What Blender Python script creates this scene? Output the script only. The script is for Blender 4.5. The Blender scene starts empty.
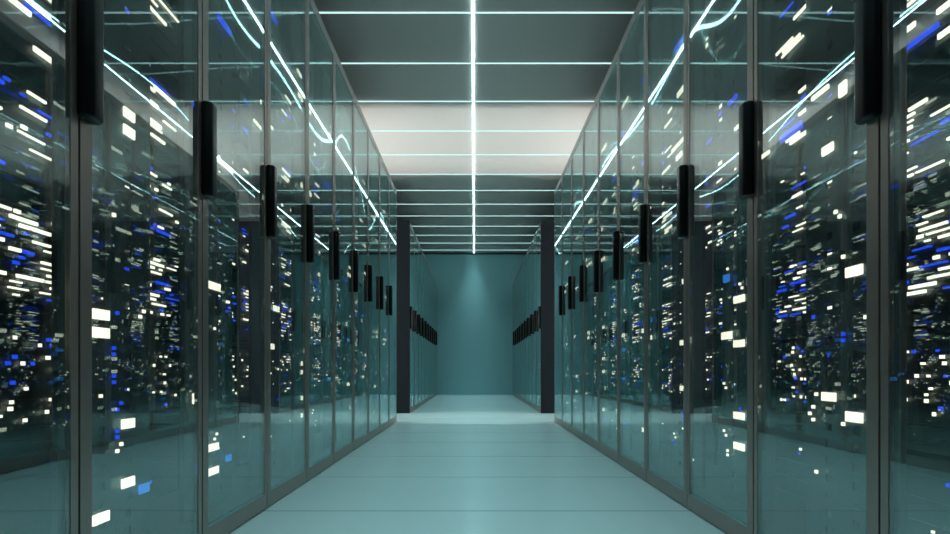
import bpy, math, random
from mathutils import Vector

random.seed(11)
scene = bpy.context.scene
COL = scene.collection

# ------------------------------------------------------------------ sizes (metres)
HALF = 0.744          # half width of the aisle, door face to door face
PITCH = 0.6           # one cabinet
CAB_H = 2.18
CAB_D = 1.15
CEIL = 2.842
NEAR0 = 1.326         # seam nearest the camera
ROW2 = 8.087          # front of the far rows
WALL_Y = 14.32
EYE = 0.492
TILE_F = 0.787
LINE_C = 0.773


# ------------------------------------------------------------------ materials
def new_mat(name):
    m = bpy.data.materials.new(name)
    m.use_nodes = True
    nt = m.node_tree
    for n in list(nt.nodes):
        nt.nodes.remove(n)
    out = nt.nodes.new('ShaderNodeOutputMaterial')
    return m, nt, out


def principled(name, col, rough=0.5, metal=0.0, noise=0.0, nscale=8.0, spec=0.5, coat=0.0):
    m, nt, out = new_mat(name)
    b = nt.nodes.new('ShaderNodeBsdfPrincipled')
    b.inputs['Base Color'].default_value = (*col, 1)
    b.inputs['Roughness'].default_value = rough
    b.inputs['Metallic'].default_value = metal
    b.inputs['Specular IOR Level'].default_value = spec
    b.inputs['Coat Weight'].default_value = coat
    nt.links.new(b.outputs[0], out.inputs[0])
    if noise > 0:
        tc = nt.nodes.new('ShaderNodeTexCoord')
        nz = nt.nodes.new('ShaderNodeTexNoise')
        nz.inputs['Scale'].default_value = nscale
        nz.inputs['Detail'].default_value = 4
        nt.links.new(tc.outputs['Object'], nz.inputs['Vector'])
        mr = nt.nodes.new('ShaderNodeMapRange')
        mr.inputs['To Min'].default_value = max(0.0, rough - noise)
        mr.inputs['To Max'].default_value = rough + noise
        nt.links.new(nz.outputs['Fac'], mr.inputs['Value'])
        nt.links.new(mr.outputs[0], b.inputs['Roughness'])
    return m


def emitter(name, col, strength):
    m, nt, out = new_mat(name)
    e = nt.nodes.new('ShaderNodeEmission')
    e.inputs[0].default_value = (*col, 1)
    e.inputs[1].default_value = strength
    nt.links.new(e.outputs[0], out.inputs[0])
    return m


def math_node(nt, op, a, b=None):
    n = nt.nodes.new('ShaderNodeMath')
    n.operation = op
    for i, v in enumerate((a, b)):
        if v is None:
            continue
        if isinstance(v, (int, float)):
            n.inputs[i].default_value = v
        else:
            nt.links.new(v, n.inputs[i])
    return n.outputs[0]


def glass(name, f0, tint, refl, wave=0.0, wscale=1.0):
    """thin architectural glass: clear transmission, mirror reflection by angle"""
    m, nt, out = new_mat(name)
    geo = nt.nodes.new('ShaderNodeNewGeometry')
    dot = nt.nodes.new('ShaderNodeVectorMath')
    dot.operation = 'DOT_PRODUCT'
    nt.links.new(geo.outputs['Incoming'], dot.inputs[0])
    nt.links.new(geo.outputs['True Normal'], dot.inputs[1])
    c = math_node(nt, 'ABSOLUTE', dot.outputs['Value'])
    one = math_node(nt, 'SUBTRACT', 1.0, c)
    p = math_node(nt, 'POWER', one, 5.0)
    s = math_node(nt, 'MULTIPLY', p, 1.0 - f0)
    fr = math_node(nt, 'ADD', s, f0)
    tr = nt.nodes.new('ShaderNodeBsdfTransparent')
    tr.inputs[0].default_value = (*tint, 1)
    gl = nt.nodes.new('ShaderNodeBsdfAnisotropic')
    gl.inputs['Color'].default_value = (*refl, 1)
    gl.inputs['Roughness'].default_value = 0.0
    if wave > 0:
        nz = nt.nodes.new('ShaderNodeTexNoise')
        nz.inputs['Scale'].default_value = wscale
        nz.inputs['Detail'].default_value = 0.0
        tc = nt.nodes.new('ShaderNodeNewGeometry')
        nt.links.new(tc.outputs['Position'], nz.inputs['Vector'])
        bp = nt.nodes.new('ShaderNodeBump')
        bp.inputs['Strength'].default_value = 1.0
        bp.inputs['Distance'].default_value = wave
        nt.links.new(nz.outputs['Fac'], bp.inputs['Height'])
        nt.links.new(bp.outputs[0], gl.inputs['Normal'])
    mx = nt.nodes.new('ShaderNodeMixShader')
    nt.links.new(fr, mx.inputs[0])
    nt.links.new(tr.outputs[0], mx.inputs[1])
    nt.links.new(gl.outputs[0], mx.inputs[2])
    nt.links.new(mx.outputs[0], out.inputs[0])
    return m


def floor_material():
    m, nt, out = new_mat('glossy_floor_tiles')
    b = nt.nodes.new('ShaderNodeBsdfPrincipled')
    geo = nt.nodes.new('ShaderNodeNewGeometry')
    sep = nt.nodes.new('ShaderNodeSeparateXYZ')
    nt.links.new(geo.outputs['Position'], sep.inputs[0])
    y = math_node(nt, 'SUBTRACT', sep.outputs['Y'], 2.491 - 20 * TILE_F - 0.006)
    yf = math_node(nt, 'FRACT', math_node(nt, 'DIVIDE', y, TILE_F))
    joint = math_node(nt, 'LESS_THAN', yf, 0.009 / TILE_F)
    nz = nt.nodes.new('ShaderNodeTexNoise')
    nz.inputs['Scale'].default_value = 3.0
    nz.inputs['Detail'].default_value = 5
    nt.links.new(geo.outputs['Position'], nz.inputs['Vector'])
    mr = nt.nodes.new('ShaderNodeMapRange')
    mr.inputs['To Min'].default_value = 0.17
    mr.inputs['To Max'].default_value = 0.22
    nt.links.new(nz.outputs['Fac'], mr.inputs['Value'])
    nt.links.new(mr.outputs[0], b.inputs['Roughness'])
    mc = nt.nodes.new('ShaderNodeMix')
    mc.data_type = 'RGBA'
    mc.inputs['A'].default_value = (0.40, 0.535, 0.535, 1)
    mc.inputs['B'].default_value = (0.14, 0.19, 0.19, 1)
    nt.links.new(joint, mc.inputs['Factor'])
    nt.links.new(mc.outputs['Result'], b.inputs['Base Color'])
    b.inputs['Specular IOR Level'].default_value = 0.5
    nt.links.new(b.outputs[0], out.inputs[0])
    return m


M = {
    'floor': floor_material(),
    'ceiling': principled('grey_ceiling_panel', (0.80, 0.70, 0.65), 0.45, 0, 0.05, 2.0),
    'wall': principled('teal_painted_wall', (0.31, 0.58, 0.61), 0.6, 0, 0.05, 2.0),
    'dark_wall': principled('dark_side_wall', (0.06, 0.08, 0.085), 0.7),
    'trim': principled('dark_trim', (0.04, 0.06, 0.065), 0.5),
    'frame': principled('satin_bronze_metal', (0.33, 0.275, 0.25), 0.38, 0.95, 0.05, 30.0),
    'gasket': principled('black_gasket', (0.006, 0.007, 0.008), 0.7),
    'shell': principled('charcoal_cabinet_steel', (0.018, 0.02, 0.022), 0.55),
    'end': principled('navy_end_panel', (0.007, 0.010, 0.014), 0.6, 0, 0, 1, 0.15),
    'panel': principled('perforated_grey_steel', (0.045, 0.046, 0.045), 0.6, 0.0),
    'server': principled('black_server_casing', (0.010, 0.011, 0.012), 0.45),
    'handle': principled('gloss_black_handle', (0.003, 0.003, 0.0035), 0.3, 0, 0.0, 1, 0.25),
    'glass_flat': glass('clear_glass', 0.20, (0.90, 0.975, 0.975), (0.84, 0.97, 0.97)),
    'glass_wavy': glass('rolled_glass', 0.17, (0.90, 0.975, 0.975), (0.82, 0.96, 0.96), 0.05, 0.8),
    'glass_edge': principled('teal_glass_edge', (0.10, 0.42, 0.44), 0.12, 0, 0, 1, 0.8),
    'strip': emitter('strip_light', (0.58, 0.95, 1.0), 16.0),
    'line': emitter('line_light', (0.50, 0.80, 0.80), 1.35),
    'white': emitter('warm_white_led', (1.0, 0.90, 0.70), 2.2),
    'blue': emitter('blue_led', (0.015, 0.065, 0.80), 1.5),
    'sky': emitter('bright_blue_led', (0.045, 0.27, 0.9), 1.0),
}


# ------------------------------------------------------------------ mesh helpers
class MB:
    """collects boxes into one mesh, several material slots"""
    def __init__(self):
        self.v, self.f, self.mi = [], [], []

    def quad(self, pts, mi=0):
        b = len(self.v)
        self.v += [tuple(p) for p in pts]
        self.f.append((b, b + 1, b + 2, b + 3))
        self.mi.append(mi)

    def box(self, x0, x1, y0, y1, z0, z1, mi=0, faces=None):
        x0, x1 = min(x0, x1), max(x0, x1)
        b = len(self.v)
        self.v += [(x, y, z) for z in (z0, z1) for y in (y0, y1) for x in (x0, x1)]
        q = {'-z': (0, 2, 3, 1), '+z': (4, 5, 7, 6), '-y': (0, 1, 5, 4), '+y': (2, 6, 7, 3),
             '-x': (0, 4, 6, 2), '+x': (1, 3, 7, 5)}
        for k, f in q.items():
            self.f.append(tuple(b + i for i in f))
            self.mi.append((faces or {}).get(k, mi))

    def mesh(self, name, mats):
        me = bpy.data.meshes.new(name)
        me.from_pydata(self.v, [], self.f)
        for m in mats:
            me.materials.append(m)
        me.polygons.foreach_set('material_index', self.mi)
        me.update()
        return me


def link(name, me, parent=None, loc=(0, 0, 0)):
    o = bpy.data.objects.new(name, me)
    COL.objects.link(o)
    o.location = loc
    if parent:
        o.parent = parent
    return o


def tag(o, label=None, cat=None, group=None, kind=None):
    if label:
        o['label'] = label
    if cat:
        o['category'] = cat
    if group:
        o['group'] = group
    if kind:
        o['kind'] = kind
    return o


def copy_tree(o, parent=None):
    c = o.copy()
    COL.objects.link(c)
    c.parent = parent
    for ch in list(kids[o.name]):
        d = copy_tree(ch, c)
    kids[c.name] = [x for x in COL.objects if x.parent == c] if False else []
    return c


kids = {}


def part(name, me, parent, loc=(0, 0, 0)):
    o = link(name, me, parent, loc)
    kids.setdefault(parent.name, []).append(o)
    kids.setdefault(o.name, [])
    return o


# ------------------------------------------------------------------ the setting
def struct_box(name, x0, x1, y0, y1, z0, z1, mat, label=None):
    b = MB()
    b.box(x0, x1, y0, y1, z0, z1)
    o = link(name, b.mesh(name, [mat]))
    o['kind'] = 'structure'
    if label:
        o['label'] = label
    return o


SX = 3.3
struct_box('floor', -SX, SX, -2.5, WALL_Y, -0.1, 0, M['floor'], 'glossy teal tiled floor with thin dark joints')
struct_box('ceiling', -SX, SX, -2.5, WALL_Y, CEIL, CEIL + 0.1, M['ceiling'], 'smooth grey panelled ceiling crossed by thin light lines')
struct_box('wall_back', -SX - .1, SX + .1, WALL_Y, WALL_Y + 0.1, -0.1, CEIL + .1, M['wall'], 'plain teal wall closing the end of the aisle')
struct_box('wall_front', -SX - .1, SX + .1, -2.6, -2.5, -0.1, CEIL + .1, M['dark_wall'])
struct_box('wall_left', -SX - .1, -SX, -2.5, WALL_Y, -0.1, CEIL + .1, M['dark_wall'])
struct_box('wall_right', SX, SX + .1, -2.5, WALL_Y, -0.1, CEIL + .1, M['dark_wall'])
struct_box('trim_1', -SX, SX, WALL_Y - 0.05, WALL_Y, CEIL - 0.03, CEIL, M['trim'], 'dark shadow gap trim where ceiling meets teal wall')


# ------------------------------------------------------------------ ceiling lights
b = MB()
b.box(-0.0045, 0.0045, -2.4, WALL_Y - 0.02, -0.006, 0)
strip = link('ceiling_strip_light', b.mesh('ceiling_strip_light', [M['strip']]), None, (-0.019, 0, CEIL))
tag(strip, 'long white strip light running down the centre of the grey ceiling', 'light')
b = MB()
b.box(-0.0032, 0.0032, -2.4, WALL_Y - 0.02, -0.005, 0)
side_strip = b.mesh('ceiling_strip_light', [M['strip']])
for s, sd in ((-1, 'left'), (1, 'right')):
    o = link('ceiling_strip_light', side_strip)
    o.location = (s * 1.36, 0, CEIL)
    tag(o, 'long strip light above the %s cabinets, mirrored as crossing lines in the glass' % sd, 'light')

b = MB()
b.box(-SX + .02, SX - .02, -0.006, 0.006, -0.005, 0)
line0 = link('ceiling_line_light', b.mesh('ceiling_line_light', [M['line']]))
ORD = ['first', 'second', 'third', 'fourth', 'fifth', 'sixth', 'seventh', 'eighth', 'ninth', 'tenth',
       'eleventh', 'twelfth', 'thirteenth', 'fourteenth', 'fifteenth', 'sixteenth', 'seventeenth', 'eighteenth',
       'nineteenth', 'twentieth']
n_l = 0
for k in range(12, -5, -1):
    o = line0 if n_l == 0 else line0.copy()
    if n_l:
        COL.objects.link(o)
    o.location = (0, 4.685 + LINE_C * k, CEIL - 0.0005)
    tag(o, 'thin pale teal light line across the ceiling, %s counting from the far wall' % ORD[n_l], 'light',
        'thin light lines across the ceiling')
    n_l += 1


# ------------------------------------------------------------------ cabinets
def box_mesh(name, s, boxes, mats):
    """boxes given as (v0, v1, u0, u1, z0, z1[, mi, faces]); v runs into the cabinet, u along the aisle"""
    b = MB()
    for t in boxes:
        v0, v1, u0, u1, z0, z1 = t[:6]
        mi = t[6] if len(t) > 6 else 0
        fc = t[7] if len(t) > 7 else None
        b.box(s * v0, s * v1, u0, u1, z0, z1, mi, fc)
    return b.mesh(name, mats)


def handle_mesh(s):
    """upright rounded bar, 0.257 high"""
    import bmesh
    bm = bmesh.new()
    z0, z1 = EYE + 0.471, EYE + 0.727
    x0, x1 = sorted((-s * 0.026, -s * 0.0005))
    vs = [bm.verts.new((x, y, z)) for z in (z0, z1) for y in (-0.008, 0.052) for x in (x0, x1)]
    for f in ((0, 2, 3, 1), (4, 5, 7, 6), (0, 1, 5, 4), (2, 6, 7, 3), (0, 4, 6, 2), (1, 3, 7, 5)):
        bm.faces.new([vs[i] for i in f])
    vert_edges = [e for e in bm.edges if abs(e.verts[0].co.z - e.verts[1].co.z) > 0.1 and
                  abs(e.verts[0].co.x) > 0.01]
    bmesh.ops.bevel(bm, geom=vert_edges, offset=0.018, segments=6, profile=0.5, affect='EDGES')
    ring = [e for e in bm.edges if abs(e.verts[0].co.z - e.verts[1].co.z) < 1e-5]
    bmesh.ops.bevel(bm, geom=ring, offset=0.006, segments=3, profile=0.5, affect='EDGES')
    bmesh.ops.recalc_face_normals(bm, faces=bm.faces)
    me = bpy.data.meshes.new('door_handle')
    bm.to_mesh(me)
    bm.free()
    me.materials.append(M['handle'])
    for p in me.polygons:
        p.use_smooth = True
    return me


P_V = 0.070            # panel face behind the door face
HOLE_PITCH = 0.0402


def panel_mesh(s):
    """steel panel with two columns of square cut-outs, folded edges"""
    b = MB()
    u_cuts = [0.055, 0.197, 0.227, 0.315, 0.345, 0.44]
    z0, z1 = 0.065, 2.115
    zs = [z0]
    z = 0.11
    while z + 0.018 < z1 - 0.03:
        zs += [z, z + 0.018]
        z += HOLE_PITCH
    zs.append(z1)
    for j in range(len(zs) - 1):
        solid_row = (j % 2 == 0)
        if solid_row:
            b.box(s * P_V, s * (P_V + .004), u_cuts[0], u_cuts[-1], zs[j], zs[j + 1])
        else:
            for i in (0, 2, 4):
                b.box(s * P_V, s * (P_V + .004), u_cuts[i], u_cuts[i + 1], zs[j], zs[j + 1])
    b.box(s * P_V, s * (P_V + .012), 0.44, 0.444, z0, z1)
    b.box(s * P_V, s * (P_V + .012), 0.051, 0.055, z0, z1)
    return b.mesh('perforated_panel', [M['panel']])


led_meshes = {}


def led_mesh(s, col, ln, ht):
    key = (s, col, round(ln, 3), round(ht, 3))
    if key not in led_meshes:
        b = MB()
        t = 0.005
        b.box(0, -s * t, -ln / 2, ln / 2, -ht / 2, ht / 2)
        led_meshes[key] = b.mesh('status_light', [M[col]])
    return led_meshes[key]


def make_cabinet(s):
    root = bpy.data.objects.new('server_cabinet', None)
    COL.objects.link(root)
    root.empty_display_size = 0.2
    kids[root.name] = []
    H = CAB_H
    shell = box_mesh('cabinet_body', s, [
        (0.032, CAB_D - .06, 0.001, 0.012, 0.0, 0.05), (0.032, CAB_D - .06, 0.588, 0.599, 0.0, 0.05),
        (CAB_D - .06, CAB_D - .012, 0.001, 0.012, 0.0, H), (CAB_D - .06, CAB_D - .012, 0.588, 0.599, 0.0, H),
        (CAB_D - .012, CAB_D, 0.012, 0.588, 0.0, H),
        (0.032, CAB_D - .012, 0.001, 0.599, H - .015, H), (0.032, CAB_D - .012, 0.012, 0.588, 0.0, 0.05),
    ], [M['shell']])
    part('cabinet_body', shell, root)
    bot, top = 0.057, H - 0.048
    door = box_mesh('glass_door', s, [
        (0, 0.011, 0.0035, 0.044, 0.004, H), (0, 0.011, 0.572, 0.5965, 0.004, H),
        (0, 0.011, 0.044, 0.572, 0.004, bot), (0, 0.011, 0.044, 0.572, top, H),
        (0.006, 0.012, -0.0029, 0.0029, 0.004, H - .002, 1),
    ], [M['frame'], M['gasket']])
    d = part('door_frame', door, root)
    fr = {'-x': 0, '+x': 1} if s > 0 else {'+x': 0, '-x': 1}
    pane = box_mesh('glass_pane', s, [(0.0015, 0.0085, 0.0445, 0.5715, bot + .0005, top - .0005, 0, {**fr, '+z': 2, '-z': 2})],
                    [M['glass_flat'], M['glass_wavy'], M['glass_edge'], M['gasket']])
    part('glass_pane', pane, d)
    h = part('door_handle', handle_mesh(s), d)
    h['label'] = 'black rounded upright pull handle'
    part('perforated_panel', panel_mesh(s), root)
    return root


def instance(root):
    c = root.copy()
    COL.objects.link(c)
    for ch in kids[root.name]:
        d = ch.copy()
        COL.objects.link(d)
        d.parent = c
        for g in kids[ch.name]:
            e = g.copy()
            COL.objects.link(e)
            e.parent = d
    return c


def server_mesh(s):
    """rack server 0.6 wide bay unit: casing, front lip, vent ribs, mounting ears"""
    b = MB()
    b.box(s * 0.004, s * 0.52, 0.03, 0.57, 0, 0.225)
    b.box(0, s * 0.004, 0.022, 0.578, 0.0, 0.006)
    b.box(0, s * 0.004, 0.022, 0.578, 0.219, 0.225)
    b.box(0, s * 0.010, 0.014, 0.030, 0, 0.225)
    b.box(0, s * 0.010, 0.570, 0.586, 0, 0.225)
    for z in (0.056, 0.112, 0.168):
        b.box(s * 0.001, s * 0.004, 0.03, 0.57, z, z + 0.003)
    return b.mesh('rack_server', [M['server']])


S_V = 0.300            # server front behind door face
SRV = {s: server_mesh(s) for s in (-1, 1)}
protos = {}
n_srv = 0

# lights seen on the panels of the nearest cabinets: (u, z, length, height, colour)
PANEL = {
    (-1, 0): [(.205, .611, .066, .022, 'white'), (.205, .572, .066, .022, 'white'), (.325, .368, .058, .022, 'white'),
              (.325, .232, .058, .022, 'white'), (.205, .174, .066, .022, 'white'), (.405, .205, .05, .022, 'sky'),
              (.330, 1.085, .05, .022, 'white'), (.330, 1.045, .05, .022, 'white')],
    (1, 0): [(.215, .706, .066, .022, 'white'), (.325, .430, .062, .020, 'white'), (.215, .390, .066, .022, 'white'),
             (.330, 1.005, .05, .02, 'white'), (.262, 1.118, .03, .03, 'white')],
    (-1, 1): [(.27, .750, .10, .022, 'white'), (.255, .255, .10, .022, 'white'), (.255, .182, .10, .022, 'white'),
              (.40, .205, .045, .02, 'sky'), (.12, .41, .03, .03, 'white')],
    (1, 1): [(.285, .712, .085, .022, 'white'), (.40, .604, .09, .024, 'white'), (.285, .574, .085, .022, 'white'),
             (.285, .350, .085, .022, 'white'), (.285, .255, .085, .022, 'white'), (.395, .79, .05, .025, 'sky')],
    (-1, -1): [(.42, .655, .09, .03, 'white'), (.42, .555, .09, .03, 'white'), (.42, .90, .07, .03, 'white'),
               (.42, .82, .06, .025, 'sky')],
    (1, -1): [(.44, .57, .02, .012, 'white')],
    (-1, 2): [(.36, .74, .08, .022, 'white'), (.30, .585, .05, .022, 'white'), (.22, .42, .07, .022, 'sky')],
    (1, 2): [(.24, .84, .09, .02, 'white'), (.27, .60, .09, .02, 'white'), (.22, .515, .09, .02, 'white'),
             (.27, .42, .09, .02, 'white')],
}


def add_led(s, parent, u, z, ln, ht, col, v=0.0):
    o = bpy.data.objects.new('status_light', led_mesh(s, col, ln, ht))
    COL.objects.link(o)
    o.parent = parent
    o.location = (s * v, u, z)
    return o


def q(x, st):
    return round(x / st) * st


def server_leds(s, srv, z0, n, rnd):
    """z0 is the height of the unit: long bars up high, squares lower down"""
    used = []
    tries = 0
    made = 0
    while made < n and tries < n * 12:
        tries += 1
        col = 'white' if rnd.random() < 0.72 else 'blue'
        if z0 > 1.15:
            ln, ht = rnd.choice([.07, .10, .13, .16]), rnd.choice([.006, .009, .012])
        elif z0 > 0.62:
            ln, ht = rnd.choice([.02, .04, .07, .10]), rnd.choice([.004, .006, .008])
        else:
            ln, ht = rnd.choice([.008, .010, .013]), rnd.choice([.006, .008, .009])
        hi = 0.566 - ln / 2
        lo = 0.034 + ln / 2
        u = q(rnd.uniform(lo, hi), .004)
        z = q(rnd.uniform(0.016, 0.209), .0145) + .002
        if any(abs(u - a) < (ln + c) / 2 + .002 and abs(z - b_) < (ht + d_) / 2 + .002 for a, b_, c, d_ in used):
            continue
        used.append((u, z, ln, ht))
        add_led(s, srv, u, z, ln, ht, col, 0.0)
        made += 1


SIDE = {-1: 'left', 1: 'right'}


def place_row(s, y0, n0, n1, row):
    global n_srv
    for k in range(n0, n1):
        if s not in protos:
            protos[s] = make_cabinet(s)
            c = protos[s]
            first = True
        else:
            c = instance(protos[s])
        y = y0 + PITCH * k
        c.location = (s * HALF, y, 0)
        idx = k - n0
        if row == 'near':
            where = 'in the %s near row, %s from the camera' % (SIDE[s], ORD[idx]) if idx else \
                'in the %s near row, cut off by the picture edge' % SIDE[s]
            lab = 'glass fronted black server cabinet %s' % where
        else:
            lab = 'glass fronted server cabinet in the %s far row, %s from its dark end' % (SIDE[s], ORD[idx])
        tag(c, lab, 'cabinet', 'glass server cabinets of the %s %s row' % (SIDE[s], row))
        pend.append((s, k, c, row, y, idx))


pend = []
place_row(-1, NEAR0, -1, 9, 'near')
place_row(1, NEAR0, -1, 9, 'near')
place_row(-1, ROW2 + .032, 0, 10, 'far')
place_row(1, ROW2 + .032, 0, 10, 'far')

LEVEL = ['lowest server', 'second server up', 'third server up', 'fourth server up', 'fifth server up',
         'sixth server up', 'topmost server']
for s, k, c, row, y, idx in pend:
    rnd = random.Random(1000 * (s + 2) + 37 * k + (500 if row == 'far' else 0))
    # lights on the panel
    spec = list(PANEL.get((s, k), [])) if row == 'near' else []
    if not spec:
        for _ in range(4 if row == 'near' else 2):
            spec.append((rnd.choice([.21, .33]), q(rnd.uniform(.2, .95), .0402), .07, .02,
                         'white' if rnd.random() < .8 else 'sky'))
    zz = set()
    nd = 10 if row == 'near' else 2
    for _ in range(nd):                       # small dots in pairs
        u, z = rnd.choice([.15, .26, .275, .385, .40]), q(rnd.uniform(.15, .85), .031)
        cl = 'white' if rnd.random() < .7 else 'blue'
        spec.append((u, z, .010, .008, cl))
        if rnd.random() < .6:
            spec.append((u + rnd.choice([0, .018]), z + .014, .010, .008, cl))
    if row == 'near':                         # wider bars up high
        for _ in range(4):
            spec.append((rnd.uniform(.12, .37), q(rnd.uniform(1.05, 1.95), .05), rnd.choice([.08, .12, .2]),
                         rnd.choice([.010, .014, .02]), 'white' if rnd.random() < .75 else 'blue'))
    seen = []
    for (u, z, ln, ht, col) in spec:
        u = min(max(u, .058 + ln / 2), .438 - ln / 2)
        if any(abs(u - a) < (ln + c_) / 2 + .002 and abs(z - b_) < (ht + d_) / 2 + .002 for a, b_, c_, d_ in seen):
            continue
        seen.append((u, z, ln, ht))
        add_led(s, c, u, z, ln, ht, col, P_V - 0.0005)
    # servers
    levels = 7 if row == 'near' else 3
    for j in range(levels):
        z0 = 0.075 + j * (0.285 if row == 'near' else 0.62)
        o = bpy.data.objects.new('rack_server', SRV[s])
        COL.objects.link(o)
        o.location = (s * (HALF + S_V), y, z0)
        lv = LEVEL[j] if j < levels - 1 else 'topmost server'
        if row == 'near':
            n = [3, 44, 44, 26, 14, 8, 5][j]
            if k < 0:
                n = int(n * 0.5)
            pl = '%s of the %s near row cabinet that is %s from the camera' % (lv, SIDE[s], ORD[idx])
        else:
            n = 4
            pl = '%s in the %s far row cabinet, %s from its dark end' % (lv, SIDE[s], ORD[idx])
        tag(o, 'dark ' + pl, 'server', 'servers with small white and blue lights')
        server_leds(s, o, z0, n, rnd)

# dark slabs closing the ends of the rows
for s in (-1, 1):
    for y, nm in ((ROW2, 'fronting the %s far row at the cross aisle'), (NEAR0 + 9 * PITCH + .001, 'closing the far end of the %s near row'),):
        b = MB()
        th = 0.028
        b.box(0 if y == ROW2 else s * .004, s * CAB_D, 0, th, 0, CAB_H)
        b.box(s * (CAB_D - .02), s * CAB_D, th - .004, th, 0.0, CAB_H)
        o = link('end_panel', b.mesh('end_panel', [M['end']]), None, (s * HALF, y, 0))
        tag(o, 'tall navy end panel ' + nm % SIDE[s], 'panel')

# ------------------------------------------------------------------ added fill light under the centre strip, brightens the floor
al = bpy.data.lights.new('aisle_fill_light', 'AREA')
al.shape = 'RECTANGLE'
al.size = 0.10
al.size_y = 16.2
al.energy = 74
al.color = (0.62, 0.95, 1.0)
al.spread = math.radians(66)
ao = bpy.data.objects.new('aisle_fill_light', al)
COL.objects.link(ao)
ao.location = (-0.019, 6.1, CEIL - 0.012)

# ------------------------------------------------------------------ lamps of the cross aisle
for s in (-1, 1):
    l = bpy.data.lights.new('cross_aisle_lamp', 'POINT')
    l.energy = 190
    l.color = (0.91, 0.98, 0.97)
    l.shadow_soft_size = 0.12
    o = bpy.data.objects.new('cross_aisle_lamp', l)
    COL.objects.link(o)
    o.location = (s * 2.5, 7.35, 1.18)

# ------------------------------------------------------------------ world, camera
w = bpy.data.worlds.new('room')
scene.world = w
w.use_nodes = True
w.node_tree.nodes['Background'].inputs[0].default_value = (0, 0, 0, 1)

cam = bpy.data.cameras.new('camera')
cam.sensor_width = 36
cam.lens = 36 * 713 / 950
cam.shift_x = 0.0005
cam.shift_y = 103 / 950
cam.clip_start = 0.02
co = bpy.data.objects.new('camera', cam)
COL.objects.link(co)
co.location = (-0.009, 0, EYE)
co.rotation_euler = (math.pi / 2, 0, 0)
scene.camera = co

scene.view_settings.view_transform = 'Standard'
scene.view_settings.look = 'None'
scene.view_settings.gamma = 1
scene.view_settings.exposure = 0.06
cy = scene.cycles
cy.max_bounces = 14
cy.glossy_bounces = 9
cy.diffuse_bounces = 4
cy.transparent_max_bounces = 40
cy.sample_clamp_indirect = 6
cy.use_denoising = True
cy.denoiser = 'OPENIMAGEDENOISE'
cy.caustics_reflective = False
